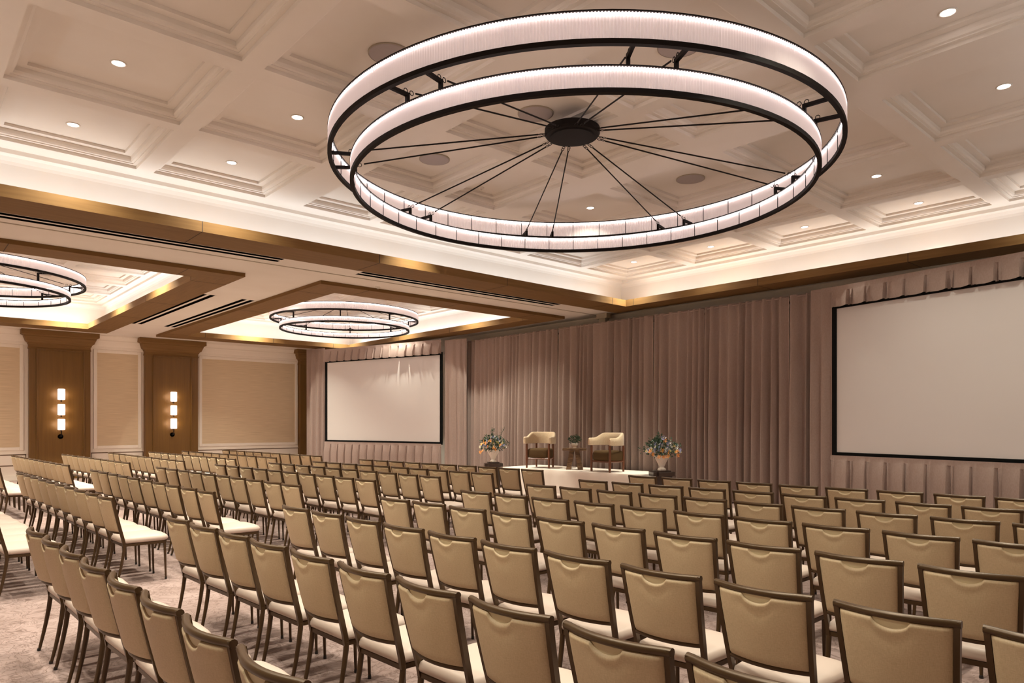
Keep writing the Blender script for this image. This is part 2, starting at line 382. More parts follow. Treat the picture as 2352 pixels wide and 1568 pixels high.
for X in MX:                      # unseen lamps added for the lighting, no fittings, in coffers out of frame
    for Y in MY:
        x, y = sum(X)/2, sum(Y)/2
        if min((x-a)**2+(y-c)**2 for a, c in pts) < 1.0 or 3 < x < 9.4 and 3.2 < y < 8.8: continue
        p = proj(x, y, PZ)
        if p and 0 < p[0] < 2352 and 0 < p[1] < 1568: continue
        area('downlight_lamp', (x, y, PZ-.015), .10, DOWN_W*(.6 if x > 10 else 1), spread=115)
for k, (cxn, nm) in enumerate((('left', 'left'), ('mid', 'far'))):
    X, Y = GRID[cxn]
    for i, xx in enumerate(X):
        for j, yy in enumerate(Y):
            if i in (0, 3) and j in (0, 1, 2, 3, 4, 5) or j in (0, 5) and i in (1, 2):
                if (i+j) % 2: continue
                x, y = sum(xx)/2, sum(yy)/2; p = proj(x, y, PZ)
                if not(p and -20 < p[0] < 2352): area('downlight_lamp', (x, y, PZ-.015), .10, SIDE_W, spread=130); continue
                downlight(x, y, 'small downlight in the %s tray, %s row from the near beam, %s side' % (nm, ORD[j], 'left' if i < 2 else 'right'), 'downlights in the %s coffered tray' % nm, lamp=SIDE_W*(.6 if x > 11 else 1.25))
# ceiling speakers
sp = empty('ceiling_speaker', (0, 0, -20))
b = MB(); b.lathe([(.205, 0), (.205, -.012), (.198, -.016), (0.001, -.018)], 40); kid(b.build('grille', 'speaker_grey', sp), sp)
b = MB(); b.loft([[(r*cos(2*pi*k/40), r*sin(2*pi*k/40), z) for k in range(40)] for r, z in ((.205, 0), (.212, 0), (.212, -.012), (.205, -.014))], cap=False); kid(b.build('rim', 'beige_grey', sp), sp)
for k, (px, py, t) in enumerate(((895, 123, 'above the upper left rim of the big ring'), (1560, 105, 'half hidden behind the top of the big ring'), (1230, 260, 'just left of the hub of the big ring'),
                                 (998, 365, 'seen through the left half of the big ring'), (1586, 410, 'seen through the lower right of the big ring'))):
    o = sp if k == 0 else copy_tree(sp, None, KIDS)
    x, y = lvl(px, py, PZ); o.location = (x, y, PZ); tag(o, 'round grey ceiling speaker '+t, 'speaker', 'ceiling speakers in the large tray')
# slot diffusers
def slots(p0, p1, label):
    (x0, y0), (x1, y1) = p0, p1; e = empty('slot_diffuser', ((x0+x1)/2, (y0+y1)/2, SOF), label=label, cat='air vent', group='black slot air diffusers in the lower ceiling')
    hx, hy = abs(x1-x0)/2, abs(y1-y0)/2; along_x = hx > hy
    b = MB(); g = MB()
    if along_x:
        b.box(-hx, -.17, -.004, hx, .17, .001)
        for c in (-.088, .088): g.box(-hx+.01, c-.052, -.0065, hx-.01, c+.052, -.001)
    else:
        b.box(-.17, -hy, -.004, .17, hy, .001)
        for c in (-.088, .088): g.box(c-.052, -hy+.01, -.0065, c+.052, hy-.01, -.001)
    b.build('mounting_flange', 'paint', e); g.build('slot', 'slot_black', e)
ysd = 11.42
slots((-2.4, ysd), (lvl(640, 600, SOF)[0], ysd), 'long black double slot vent along the beam at the left edge')
slots((lvl(818, 628, SOF)[0], ysd), (lvl(1277, 700, SOF)[0], ysd), 'black double slot vent beside the beam, right of the long one')
a, c = lvl(480, 676, SOF), lvl(312, 743, SOF); xm = (a[0]+c[0])/2; slots((xm, a[1]), (xm, c[1]), 'short black double slot vent next to the left ceiling tray')
a, c = lvl(572, 688, SOF), lvl(388, 750, SOF); xm = (a[0]+c[0])/2; slots((xm, a[1]), (xm, c[1]), 'short black double slot vent next to the far ceiling tray')
for px, py, H, t in ((868, 659, SOF, 'on the plain soffit before the far tray'), (1104, 431, PZ, 'in a coffer behind the cables of the big ring'), (857, 452, CB, 'on a coffer beam behind the left rim of the big ring')):
    x, y = lvl(px, py, H); b = MB(); b.lathe([(.055, 0), (.055, -.008), (.03, -.014), (.02, -.03), (.024, -.034), (.001, -.036)], 20)
    tag(b.build('sprinkler', 'paint', None, True, (x, y, H)), 'small white sprinkler cap '+t, 'sprinkler', 'sprinkler caps')

# ================================================================== CHANDELIERS
def circ(r, z, n): return [(r*cos(2*pi*k/n), r*sin(2*pi*k/n), z) for k in range(n)]
def ring_mesh(r0, r1, z0, z1, n=128):
    b = MB(); A = [circ(r0, z0, n), circ(r1, z0, n), circ(r1, z1, n), circ(r0, z1, n)]; b.loft(A, cap=False, loop=True); return b
def chandelier(name, cx, cy, rA, rB, zA, zB, zc, hub, nb, off, pair, label, hs=(.217, .180), fork=False, ribw=.027):
    e = empty(name, (cx, cy, 0), label=label, cat='chandelier', group='double ring chandeliers')
    ns = int(round(rA*2*pi/.43))
    for nm, r, z, h in (('upper_ring', rA, zA, hs[0]), ('lower_ring', rB, zB, hs[1])):
        fr = ring_mesh(r-.045, r, z, z+.042)
        t = ring_mesh(r-.05, r-.0, z+.042+h, z+.042+h+.012)
        fr.add(t.v, t.f)
        for k in range(ns):
            a = 2*pi*(k+.3)/ns; M = Matrix.Rotation(a, 4, 'Z'); fr.box(r-.047, -.004, z+.04, r-.040, .004, z+.042+h, M)
        f = fr.build(nm, 'black_metal', e)
        n = int(2*pi*r/ribw)*4; b = MB(); am = (.010, .0, -.008, .0)
        rings = []
        for q in range(5):
            zz = z+.042+h*q/4
            rings.append([((r-.014+am[k % 4])*cos(2*pi*k/n), (r-.014+am[k % 4])*sin(2*pi*k/n), zz) for k in range(n)])
        b.loft(rings, cap=False); b.build('crystal_shade', 'crystal', f, False)
        L = ring_mesh(r-.034, r-.022, z+.042+h-.016, z+.042+h-.004, 160); L.build('light_strip', 'led', f)
    # brackets, links and rods
    hx, hy = hub
    for k in range(nb):
        a0 = off+2*pi*k/nb
        for s in ((-pair, pair) if pair else (0,)):
            a = a0+s; ca, sa = cos(a), sin(a); rp = rB-.03; zt = zA+.035
            b = MB(); M = Matrix.Rotation(a, 4, 'Z')
            b.box(rp-.016, -.016, zB+.05+hs[1], rp+.016, .016, zt+.02, M)
            if fork:
                for u in (-1, 1): b.tube([M @ Vector((rp, 0, zt)), Matrix.Rotation(a+u*.055, 4, 'Z') @ Vector((rA-.03, 0, zt))], .011, 6)
            else: b.box(rp, -.016, zt-.014, rA-.03, .016, zt+.02, M)
            # ring bolts on the post
            for dx in (-.05, .02): b.tube([M @ Vector((rp+dx+.022*cos(t*pi/5), 0, zt+.035+.022*sin(t*pi/5))) for t in range(10)], .004, 5, loop=True)
            b.build('bracket', 'black_metal', e)
            p0 = Vector((rp*ca-.05*ca, rp*sa-.05*sa, zt+.04)); rh = .30 if not fork else .2
            p1 = Vector((hx+rh*cos(a0+s*1.3), hy+rh*sin(a0+s*1.3), zc-.03))
            d = (p1-p0).normalized()
            b = MB(); b.tube([p0+d*.05, p1-d*.12], .0085 if not fork else .007, 6)
            for c in (p1-d*.09, p1-d*.045):
                u = d.cross(Vector((0, 0, 1))).normalized()
                b.tube([c+d*(.026*cos(t*pi/4))+u*(.018*sin(t*pi/4)) for t in range(8)], .004, 5, loop=True)
            b.build('suspension_rod', 'black_metal', e)
    b = MB(); b.lathe([(.33 if not fork else .2, zc+.05), (.33 if not fork else .2, zc-.01), (.31 if not fork else .18, zc-.035), (.26 if not fork else .15, zc-.035), (.255 if not fork else .14, zc-.05), (.001, zc-.052)], 48, (hx, hy, 0))
    b.build('canopy', 'black_metal', e)
    return e
chandelier('ring_chandelier', 6.24, 5.75, 2.943, 2.70, 4.683, 4.41, 5.15, (-.13, -.02), 8, R(56), R(4.5), 'huge double ring chandelier with black rims over the nearest chairs')
chandelier('ring_chandelier', 9.95, 18.35, 2.105, 1.84, 4.65, 4.37, 5.15, (0, 0), 8, R(-13.4+48.1+22.5), 0, 'smaller double ring chandelier in the far tray near the left screen', (.175, .115), True)
chandelier('ring_chandelier', 1.2, 18.3, 2.15, 1.86, 4.66, 4.38, 5.15, (0, 0), 8, R(10+48.1+22.5), 0, 'smaller double ring chandelier cut off by the left picture edge', (.175, .115), True)

# ================================================================== WALL SCONCES
def sconce(px, label):
    x = onY(px, YF); e = empty('wall_sconce', (x, YF, 0), label=label, cat='wall lamp', group='three-shade wall sconces on the pilasters')
    ys = ((893, 918), (928, 953), (962, 987)) if px < 200 else ((900, 922), (931, 953), (961, 984))
    pin = MB()
    for t, bt in ys:
        z1, z0 = hgt(px, t, YF-.1), hgt(px, bt, YF-.1)
        b = MB(); b.lathe([(.08, z0), (.096, z0+.01), (.096, z1-.01), (.085, z1)], 24, (0, -.15, 0)); b.build('glass_shade', 'sconce_glass', e, True, auto=40)
        pin.box(-.012, -.162, z0-.06, .012, -.138, z0+.01); pin.box(-.01, -.15, z0-.03, .01, .0, z0-.015)
    pin.tube([(0, -.15, z0-.02), (0, -.15, z0-.13)], .014, 8)
    pin.build('stem', 'black_metal', e)
    b = MB(); b.lathe([(.001, -.03), (.05, -.028), (.075, -.01), (.075, 0.0)], 24)
    o = b.build('backplate', 'black_metal', e, True); o.rotation_euler = (-pi/2, 0, 0); o.location = (0, 0, z0-.2); o.scale = (1, 1, -1)
    b2 = MB(); b2.tube([(0, 0, z0-.2), (0, -.15, z0-.17)], .03, 10); b2.build('arm', 'black_metal', e)
    for t, bt in ys:
        l = bpy.data.lights.new('sconce_lamp', 'POINT'); l.energy = 1.3; l.color = (1, .78, .56); l.shadow_soft_size = .10
        for dx in (-.13, .13):
            o = bpy.data.objects.new('sconce_lamp', l); o.location = (x+dx, YF-.13, (hgt(px, t, YF-.1)+hgt(px, bt, YF-.1))/2); COL.objects.link(o)
sconce(139, 'wall sconce with three glowing shades on the left wooden pilaster'); sconce(396, 'wall sconce with three glowing shades on the wooden pilaster nearer the screen')

# ================================================================== DRAPERY
def drape(name, p0, p1, z0, z1, label, group, pitch=.13, amp=.045, seed=1, top=.35, flare=0.0, header=0, cat='curtain', fine=True, open_edges=True):
    rd = random.Random(seed); p0 = Vector((*p0, 0)); p1 = Vector((*p1, 0)); L = (p1-p0).length; d = (p1-p0)/L; n = Vector((d.y, -d.x, 0))
    if n.dot(Vector((-1, 0, 0))) < 0: n = -n
    nf = max(2, int(L/pitch)); ed = [0]
    for k in range(nf): ed.append(ed[-1]+rd.uniform(.55, 1.5))
    ed = [v/ed[-1]*L for v in ed]; am = [rd.uniform(.5, 1.25) for _ in range(nf)]; ph = [rd.uniform(-.4, .4) for _ in range(nf)]
    per = 9; cols = []
    for k in range(nf):
        for q in range(per):
            t = q/per; s = ed[k]+(ed[k+1]-ed[k])*t
            sn = sin(2*pi*t); prof = (math.copysign(abs(sn)**.7, sn)*.5+sin(4*pi*t+ph[k])*.14)*am[k]*2
            cols.append((s, prof, rd.uniform(-.2, .2) if q == 4 else 0))
    cols.append((L, 0, 0))
    rows = [0, .03, .12, .3, .55, .8, .95, 1]; b = MB(); R_ = []
    if header: rows = [0, .2, .5, .8, .97, .975, 1]
    for h in rows:
        a = amp*(top+(1-top)*min(1, (1-h)*1.6)) ; row = []
        if header and h > .96: a = amp*.25
        for (s, pf, j) in cols:
            sw = .012*sin(s*3.1+h*2.2+seed)*(1-h)
            fan = flare*(s/L-.5)*(1-h)
            tp = .35*sin(s*2*pi/.035) if (h >= .95 and fine and not header) else 0
            p = p0+d*(s+fan+sw)+n*(pf*a+tp*.008)
            row.append((p.x, p.y, z0+(z1-z0)*h))
        R_.append(row)
    b.loft(R_, closed=False, cap=False)
    if not header:
        pts = [tuple(p0+d*(L*t/10)+Vector((0, 0, z1-.035))) for t in range(11)]; b.tube(pts, .018, 6)
    o = b.build(name, 'velvet', None, True)
    return tag(o, label, cat, group)
XC = 13.25
def atX(px, X=XC): t = (px-CX)/F; z = X/(t*CA+SA); return (X, (-t*SA+CA)*z)
cg = 'tall mauve curtains behind the stage'
edges = [1073, 1282, 1502, 1619, 1814, 1866]
labs = ['wide mauve curtain panel just right of the left screen curtain', 'gathered mauve curtain panel behind the small stage table', 'mauve curtain panel behind the right flower arrangement', 'tall gathered mauve curtain panel right of the stage flowers', 'narrow mauve curtain panel with deep folds before the right screen']
for k in range(5):
    a, c = atX(edges[k]+1), atX(edges[k+1]-1)
    drape('curtain', a, c, .02, 4.2, labs[k], cg, pitch=.185, amp=.105, seed=11+k)
# rail carrying them
b = MB(); b.tube([(XC+.22, atX(1073)[1], 4.10), (XC+.22, 4.0, 4.10)], .025, 8); 
for t in range(5):
    yy = atX(1073)[1]+(4.0-atX(1073)[1])*t/4; b.box(XC+.20, yy-.02, 0, XC+.24, yy+.02, 4.09)
tag(b.build('curtain_rail', 'black_metal'), 'dark rail on uprights holding the mauve stage curtains', 'curtain rail')
# end post of the wall track and dark gap behind the curtains
pp = atX(1386, 13.5)
b = MB(); b.box(13.45, pp[1]-.10, 3.9, 13.6, pp[1]+.10, SOF); b.box(13.42, pp[1]-.17, 4.33, 13.62, pp[1]+.17, SOF); tag(b.build('trim_11', 'beige_grey'), kind='structure')

def screen_set(P0, P1, pxs, zs, side, seed):
    """P0 = end by the centre curtains, P1 = other end (plan). pxs: picture x of curtain/screen joints, zs heights"""
    P0 = Vector((*P0, 0)); P1 = Vector((*P1, 0)); d = (P1-P0).normalized(); n = Vector((d.y, -d.x, 0))
    if n.x > 0: n = -n
    def hit(px):
        t = (px-CX)/F; r = Vector((t*CA+SA, -t*SA+CA, 0)); m = Matrix(((r.x, -d.x), (r.y, -d.y))); s = m.inverted() @ Vector((P0.x, P0.y)); return P0+d*s[1]
    a, c = hit(pxs[0]), hit(pxs[1]); zb, zt, ztop = zs
    lo = (c-a).dot(d); M = Matrix(((d.x, -n.x, 0, a.x), (d.y, -n.y, 0, a.y), (0, 0, 1, 0), (0, 0, 0, 1)))
    e = empty('projection_screen', (a.x, a.y, 0), label='large blank white projection screen with black border, %s of the stage' % side, cat='projection screen', group='projection screens beside the stage')
    Mi = Matrix.Translation(-a) @ M
    fw = .085
    b = MB()
    for q in ((0, zb, fw, zt), (lo-fw, zb, lo, zt), (fw, zb, lo-fw, zb+fw), (fw, zt-fw, lo-fw, zt)): b.box(q[0], -.04, q[1], q[2], .0, q[3], Mi)
    b.build('black_border', 'screen_black', e)
    b = MB(); b.box(fw-.01, -.02, zb+fw-.01, lo-fw+.01, -.012, zt-fw+.01, Mi); b.build('screen_surface', 'screen_white', e)
    b = MB()
    for x in (.25, lo-.25): b.box(x-.03, 0.01, 0, x+.03, .06, zb+.1, Mi)
    b.build('leg', 'screen_black', e)
    # valance and skirt: box pleats
    for nm, z0, z1, lb, fl in (('valance', zt-.06, ztop, 'short pleated mauve valance along the top of the %s screen' % side, 1), ('skirt', .02, zb+.03, 'pleated mauve skirt hanging below the %s screen' % side, 1)):
        b = MB(); npl = int(lo/.335); cols = []
        rd = random.Random(seed)
        for k in range(npl):
            s = lo*k/npl; w = lo/npl; j = rd.uniform(-.02, .02)
            cols += [(s, 0, 0), (s+.015, -.045, .5), (s+w*.09+j, .05, 1), (s+w*.15+j, .07, .5), (s+w*.21+j, .045, .1), (s+w*.26, .02, -.1), (s+w*.42, .04, -.3), (s+w*.62, .03, -.4), (s+w*.82, .045, -.1), (s+w*.93, .055, .5), (s+w-.015, .01, .8)]
        cols.append((lo, 0, 0))
        H = z1-z0; hd = .09; R_ = []
        for q, h in enumerate((0, .15, .4, .7, 1)):
            zz = z0+(H-hd)*h; k1 = (min(1, (1-h)*4+.2) if nm == 'skirt' else min(1, (1-h)*1.3+.15)) if h < 1 else .15
            R_.append([tuple(M @ Vector((s+.03*sg*k1*.7, -.06-.02-dp*(k1*.9+.06)*(.85 if nm == 'skirt' else .9), zz+(0.018*sg if q == 0 and nm == 'valance' else 0)))) for s, dp, sg in cols])
        R_.append([tuple(M @ Vector((s, -.085, z1-hd+.003))) for s, dp, sg in cols]); R_.append([tuple(M @ Vector((s, -.085, z1))) for s, dp, sg in cols])
        R_.append([tuple(M @ Vector((s, -.075, z1))) for s, dp, sg in cols])
        b.loft(R_, closed=False, cap=False); tag(b.build(nm, 'velvet', None, True, auto=50), lb, 'valance' if nm == 'valance' else 'curtain', 'pleated dressing of the screens')
    return hit
PL0, PL1 = (13.0, 16.55), (11.2, 23.5)
hl = screen_set(PL0, PL1, (1017, 749), (1.02, 3.88, 4.26), 'left', 5)
drape('curtain', hl(1072)[:2], hl(1021.5)[:2], .02, 4.24, 'mauve side curtain hanging at the right edge of the left screen', 'side curtains of the screens', pitch=.24, amp=.07, seed=31, header=1)
drape('curtain', hl(746.5)[:2], hl(704)[:2], .02, 4.32, 'mauve side curtain between the left screen and the corner pilaster', 'side curtains of the screens', pitch=.26, amp=.07, seed=32, header=1)
PR0, PR1 = (12.98, 5.7), (12.33, 2.5)
hr = screen_set(PR0, PR1, (1914, 2800), (1.07, 3.86, 4.17), 'right', 8)
drape('curtain', atX(1862, 13.1), hr(1912)[:2], .02, 4.2, 'flat-headed mauve side curtain at the left edge of the right screen', 'side curtains of the screens', pitch=.24, amp=.06, seed=33, header=1)

# ================================================================== STAGE
S0, S1, S2, S3 = (11.58, 13.25), (12.04, 9.28), (13.05, 9.35), (12.95, 13.35)
ZS = .575
e = empty('stage_platform', (12.4, 11.2, 0), label='low stage platform draped in white cloth below the armchairs', cat='stage')
off = Vector((12.4, 11.2, 0))
b = MB(); b.loft([[Vector((*p, z))-off for p in (S0, S1, S2, S3)] for z in (0.0, ZS-.02)]); b.build('deck', 'dark_wood', e)
b = MB(); rd = random.Random(3)
loop = []
for (p, q) in ((S3, S0), (S0, S1), (S1, S2)):
    L = math.dist(p, q); n = int(L/.09); nx, ny = (q[1]-p[1])/L, -(q[0]-p[0])/L
    for k in range(n): loop.append((p[0]+(q[0]-p[0])*k/n, p[1]+(q[1]-p[1])*k/n, nx, ny, rd.random(), k % 8 == 0))
cen = Vector((12.4, 11.2)); rows = []
for h in (1, .97, .75, .4, 0):
    row = []
    for i, (x, y, nx, ny, r, s) in enumerate(loop):
        if (Vector((x, y))-cen).dot(Vector((nx, ny))) < 0: nx, ny = -nx, -ny
        o = .012+.02*(1-h)*sin(i*1.1+r*1.5)+(.01*(1-h) if s else 0)+.02*(1-h)
        if h == 1: o = 0.0
        row.append(Vector((x+nx*o, y+ny*o, ZS*h+.001+(.004 if h == 1 else 0)))-off)
    rows.append(row)
b.loft(rows, closed=False, cap=False)
b.add([Vector((*p, ZS+.005))-off for p in (S0, S1, S2, S3)], [(0, 1, 2, 3)])
b.build('white_cloth', 'linen', e, True, auto=40)

def armchair(loc, rz, label):
    e = empty('armchair', (loc[0], loc[1], ZS+.006), rz, label=label, cat='armchair', group='barrel armchairs on the stage')
    # x forward; band is a U: from front left round the back to front right
    W, D = .33, .32
    lg = [(.27, .29), (.27, -.29), (-.24, .22), (-.24, -.22)]
    for (x, y) in lg:
        b = MB(); b.tube([(x, y, 0), (x, y, .22), (x, y, .60)], [.022, .030, .027], 8); b.build('leg', 'walnut', e, True, auto=50)
    b = MB()
    P = [(.27, .29), (.27, -.29), (-.24, -.22), (-.24, .22)]
    for i in range(4):
        a, c = Vector((*P[i], .235)), Vector((*P[(i+1) % 4], .235)); b.tube([a, c], .022, 4)
    bevel(b.build('apron', 'walnut', e), .004)
    b = MB(); pr = [(0.86, .25), (.97, .265), (1.0, .30), (1.0, .42), (.97, .455), (.88, .475), (.5, .485), (.05, .488)]
    base = []
    for k in range(40):
        t = 2*pi*k/40; c, s = cos(t), sin(t); ex = .285*abs(c)**.4*(1 if c > 0 else -1); ey = .295*abs(s)**.4*(1 if s > 0 else -1)
        if ex < 0: ey *= (1+.22*ex/.28)
        base.append((ex+.01, ey))
    b.loft([[(x*q, y*q, z) for x, y in base] for q, z in pr]); b.build('seat_cushion', 'cushion_brown', e, True, auto=50)
    # curved back band
    b = MB(); rings = []; m = 36
    for i in range(m+1):
        t = i/m; a = -1+2*t            # -1 right arm tip, 0 back, 1 left arm tip
        ang = a*R(128); r = 1
        x = -cos(ang)*.33+.05 if abs(a) < .62 else None
        if abs(a) >= .62:
            a6 = .62*R(128); x6 = -cos(a6)*.33+.05; u = (abs(a)-.62)/.38; x = x6+u*(.325-x6); y = sin(a6)*.335*(1+.0*u); y = (y)*(1 if a > 0 else -1)
            y = (abs(y)+.012*sin(u*pi))*(1 if a > 0 else -1)
            nx, ny = 0, (1 if a > 0 else -1)
        else:
            y = sin(ang)*.335; nn = Vector((-cos(ang), sin(ang))).normalized(); nx, ny = nn
        s = min(1, max(0, (abs(a)-.42)/.36)); s = s*s*(3-2*s)
        zt = .885-.115*s; zb = .60-.0*s; th = .042-.006*(1-s)
        end = .55 if i in (0, m) else 1.0
        if i in (0, m): zt -= .02; zb += .02
        sec = [(-th*end, zb), (-th*end-.004, (zb+zt)/2), (-th*end*.9, zt-.02), (-th*.4*end, zt), (th*.4*end, zt), (th*end*.9, zt-.02), (th*end+.004, (zb+zt)/2), (th*end, zb)]
        rings.append([(x+nx*q, y+ny*q, z) for q, z in sec])
    b.loft(rings); b.build('back_band', 'boucle', e, True, auto=60)
    return e
armchair((12.13, 12.42), R(-154), 'cream barrel armchair left of the small stage table')
armchair((12.27, 10.36), R(176), 'cream barrel armchair right of the small stage table')
e = empty('side_table', (12.22, 11.38, ZS+.006), R(40), label='striped wooden side table with splayed slab legs between the armchairs', cat='table')
b = MB(); b.box(-.20, -.28, .455, .20, .28, .51); bevel(b.build('table_top', 'zebra_wood', e), .004)
for a, s in ((R(14), -1), (R(-10), 1)):
    b = MB(); b.loft([[(-.10, s*.14-.06, 0), (.10, s*.14-.06, 0), (.10, s*.14+.06, 0), (-.10, s*.14+.06, 0)], [(-.10, s*.06-.055, .455), (.10, s*.06-.055, .455), (.10, s*.06+.055, .455), (-.10, s*.06+.055, .455)]])
    b.build('slab_leg', 'zebra_wood', e)

def leafball(b, c, rx, ry, rz, n, rd, size=.05, up=.2, core=.2):
    for _ in range(n):
        while True:
            p = Vector((rd.uniform(-1, 1), rd.uniform(-1, 1), rd.uniform(-1, 1)))
            if core < p.length < 1: break
        q = Vector((c[0]+p.x*rx, c[1]+p.y*ry, c[2]+p.z*rz)); d = (p+Vector((rd.uniform(-.6, .6), rd.uniform(-.6, .6), up+rd.uniform(-.5, .5)))).normalized()
        s = d.cross(Vector((rd.uniform(-1, 1), rd.uniform(-1, 1), rd.uniform(-1, 1)))).normalized(); k = size*rd.uniform(.6, 1.3); u = d.cross(s)*k*.12
        b.add([q, q+d*k*.5+s*k*.28+u, q+d*k, q+d*k*.5-s*k*.28+u], [(0, 1, 2, 3)])
def petalflower(e, c, r, m, name, rd, n=6):
    b = MB(); ax = Vector((-.8+rd.uniform(-.4, .3), -.6+rd.uniform(-.5, .5), rd.uniform(-.2, .8))).normalized(); u = ax.orthogonal().normalized(); v = ax.cross(u)
    for k in range(n):
        a = 2*pi*k/n; d = u*cos(a)+v*sin(a); s = ax.cross(d)
        b.add([Vector(c), Vector(c)+d*r*.5+s*r*.2+ax*r*.25, Vector(c)+d*r+ax*r*.1, Vector(c)+d*r*.5-s*r*.2+ax*r*.25], [(0, 1, 2, 3)])
    b.build(name, m, e)
def bouquet(loc, z, seed, label, left):
    rd = random.Random(seed); e = empty('flower_arrangement', (loc[0], loc[1], z), -AZ, label=label, cat='flowers', group='flower arrangements beside the stage')
    sx = .42 if left else .45
    b = MB(); leafball(b, (0, 0, .15), sx*.80, .26, .19, 400, rd, .062); leafball(b, (-.05, 0, .25), sx*.6, .2, .17, 170, rd, .05)
    for k in range(9):
        a = rd.uniform(-1, 1); leafball(b, (a*sx*1.02, rd.uniform(-.1, .1), .12+.30*(1-abs(a))*rd.random()), .06, .05, .09, 26, rd, .045)
    if left:
        for t in range(14): leafball(b, (-.02+.0*t, 0, .34+t*.018), .035, .03, .03, 9, rd, .03)
        for t in range(15): leafball(b, (.10+.013*t, 0, .28+t*.022), .022, .02, .02, 4, rd, .026)
    else:
        for t in range(9): leafball(b, (-.10+.004*t, 0, .32+t*.018), .05, .04, .03, 10, rd, .035)
    b.build('foliage', 'leaf_dark', e)
    b = MB(); leafball(b, (0, -.08, .18), sx*.85, .22, .22, 130, rd, .05, core=.5); b.build('pale_foliage', 'leaf_grey', e)
    b = MB()
    for k in range(24):
        a = rd.uniform(-1, 1); b.tube([(0, 0, -.1), (a*sx*.5, rd.uniform(-.05, .05), .1), (a*sx*.95, rd.uniform(-.1, .1), .14+.3*(1-abs(a))*rd.random())], .003, 4)
    if left: b.tube([(-.02, 0, 0), (-.02, 0, .58)], .004, 4); b.tube([(.0, 0, 0), (.30, 0, .60)], .004, 4)
    b.build('stems', 'stem', e)
    if left: OR = [(-.24, .24), (-.19, .19), (-.12, .23), (-.06, .26), (-.30, .16), (-.27, -.01), (-.14, .10), (.07, .03), (.19, .14), (-.33, -.06+.02), (.02, .07)]
    else: OR = [(-.30, .10), (-.22, .04), (-.04, .12), (.10, .08), (.0, -.01), (.09, -.01), (.30, .02), (.03, .33), (.27, .10), (-.1, -.02)]
    for x, zz in OR: petalflower(e, (x, -.20-rd.uniform(0, .06), zz), .06, 'petal_orange', 'orange_lily', rd)
    for k in range(84):
        a = rd.uniform(-1, 1); r = rd.choice([0, 0, 0, 1, 1, 2]); x = a*sx*.85; zz = .08+rd.random()*.32*(1.1-abs(a))
        petalflower(e, (x, -.14-rd.uniform(0, .1), zz), rd.uniform(.026, .042), ('petal_blue', 'petal_white', 'petal_yellow')[r], ('blue_blossom', 'white_blossom', 'yellow_blossom')[r], rd, 5)
    return e
def pedestal(loc, h, label):
    b = MB(); s = .17; b.box(-s, -s, 0, s, s, h-.09); b.box(-.15, -.15, h-.1, .15, .15, h-.0); b.box(-.24, -.15, h-.12, .24, .15, h-.03); b.box(-.15, -.24, h-.12, .15, .24, h-.03); b.box(-.2, -.2, 0, .2, .2, .06)
    o = b.build('pedestal', 'dark_wood', None, False, (*loc, 0)); o.rotation_euler = (0, 0, -AZ+.15); bevel(o, .006); return tag(o, label, 'plant stand', 'dark flower pedestals')
def fanvase(loc, z, label):
    b = MB(); pr = [(.085, 0), (.09, .02), (.075, .04), (.045, .06), (.05, .075), (.09, .16), (.145, .27), (.165, .315), (.155, .315), (.13, .27), (.03, .1)]
    b.lathe([(r, q) for r, q in pr], 72, rib=.05, ribn=12, sy=.62); o = b.build('vase', 'ceramic', None, True, (*loc, z), auto=60); o.rotation_euler = (0, 0, -AZ); return tag(o, label, 'vase', 'fluted cream vases')
pl, prr = lvl(1132, 972+1.02*F/18.6, .66), lvl(1520, 972+1.0*F/14.95, .68)
pl = (11.98, 14.1); prr = (12.36, 8.97); prr = (12.45, 8.6)
prr = lvl(1520, 1079.5, .68); pl = lvl(1133, 1060.5, .66)
pedestal(pl, .66, 'dark wooden pedestal at the left end of the stage'); pedestal(prr, .68, 'dark wooden pedestal at the right end of the stage')
fanvase(pl, .66, 'fluted cream vase on the pedestal left of the stage'); fanvase(prr, .68, 'fluted cream vase on the pedestal right of the stage')
bouquet(pl, .66+.31, 4, 'orange and blue flower arrangement left of the stage with two tall sprigs', True); bouquet(prr, .68+.31, 9, 'full orange, blue and white flower arrangement right of the stage', False)
# small plant on the table
e0 = (12.22, 11.38)
b = MB(); b.lathe([(.045, 0), (.048, .012), (.035, .025), (.06, .045), (.082, .08), (.075, .115), (.06, .125), (.055, .125), (.06, .1), (.01, .09)], 28)
o = b.build('planter', 'ceramic', None, True, (e0[0], e0[1], ZS+.006+.51), auto=60); tag(o, 'small rounded cream pot on the stage side table', 'flower pot')
e = empty('potted_plant', (e0[0], e0[1], ZS+.006+.62), label='small dark leafy plant in the pot on the stage table', cat='plant')
rd = random.Random(2); b = MB(); leafball(b, (0, 0, .09), .15, .13, .10, 330, rd, .042, core=.1); b.build('foliage', 'leaf_dark', e)
b = MB()
for k in range(10): b.tube([(0, 0, -.03), (rd.uniform(-.1, .1), rd.uniform(-.1, .1), .12)], .003, 4)
b.build('stems', 'stem', e)

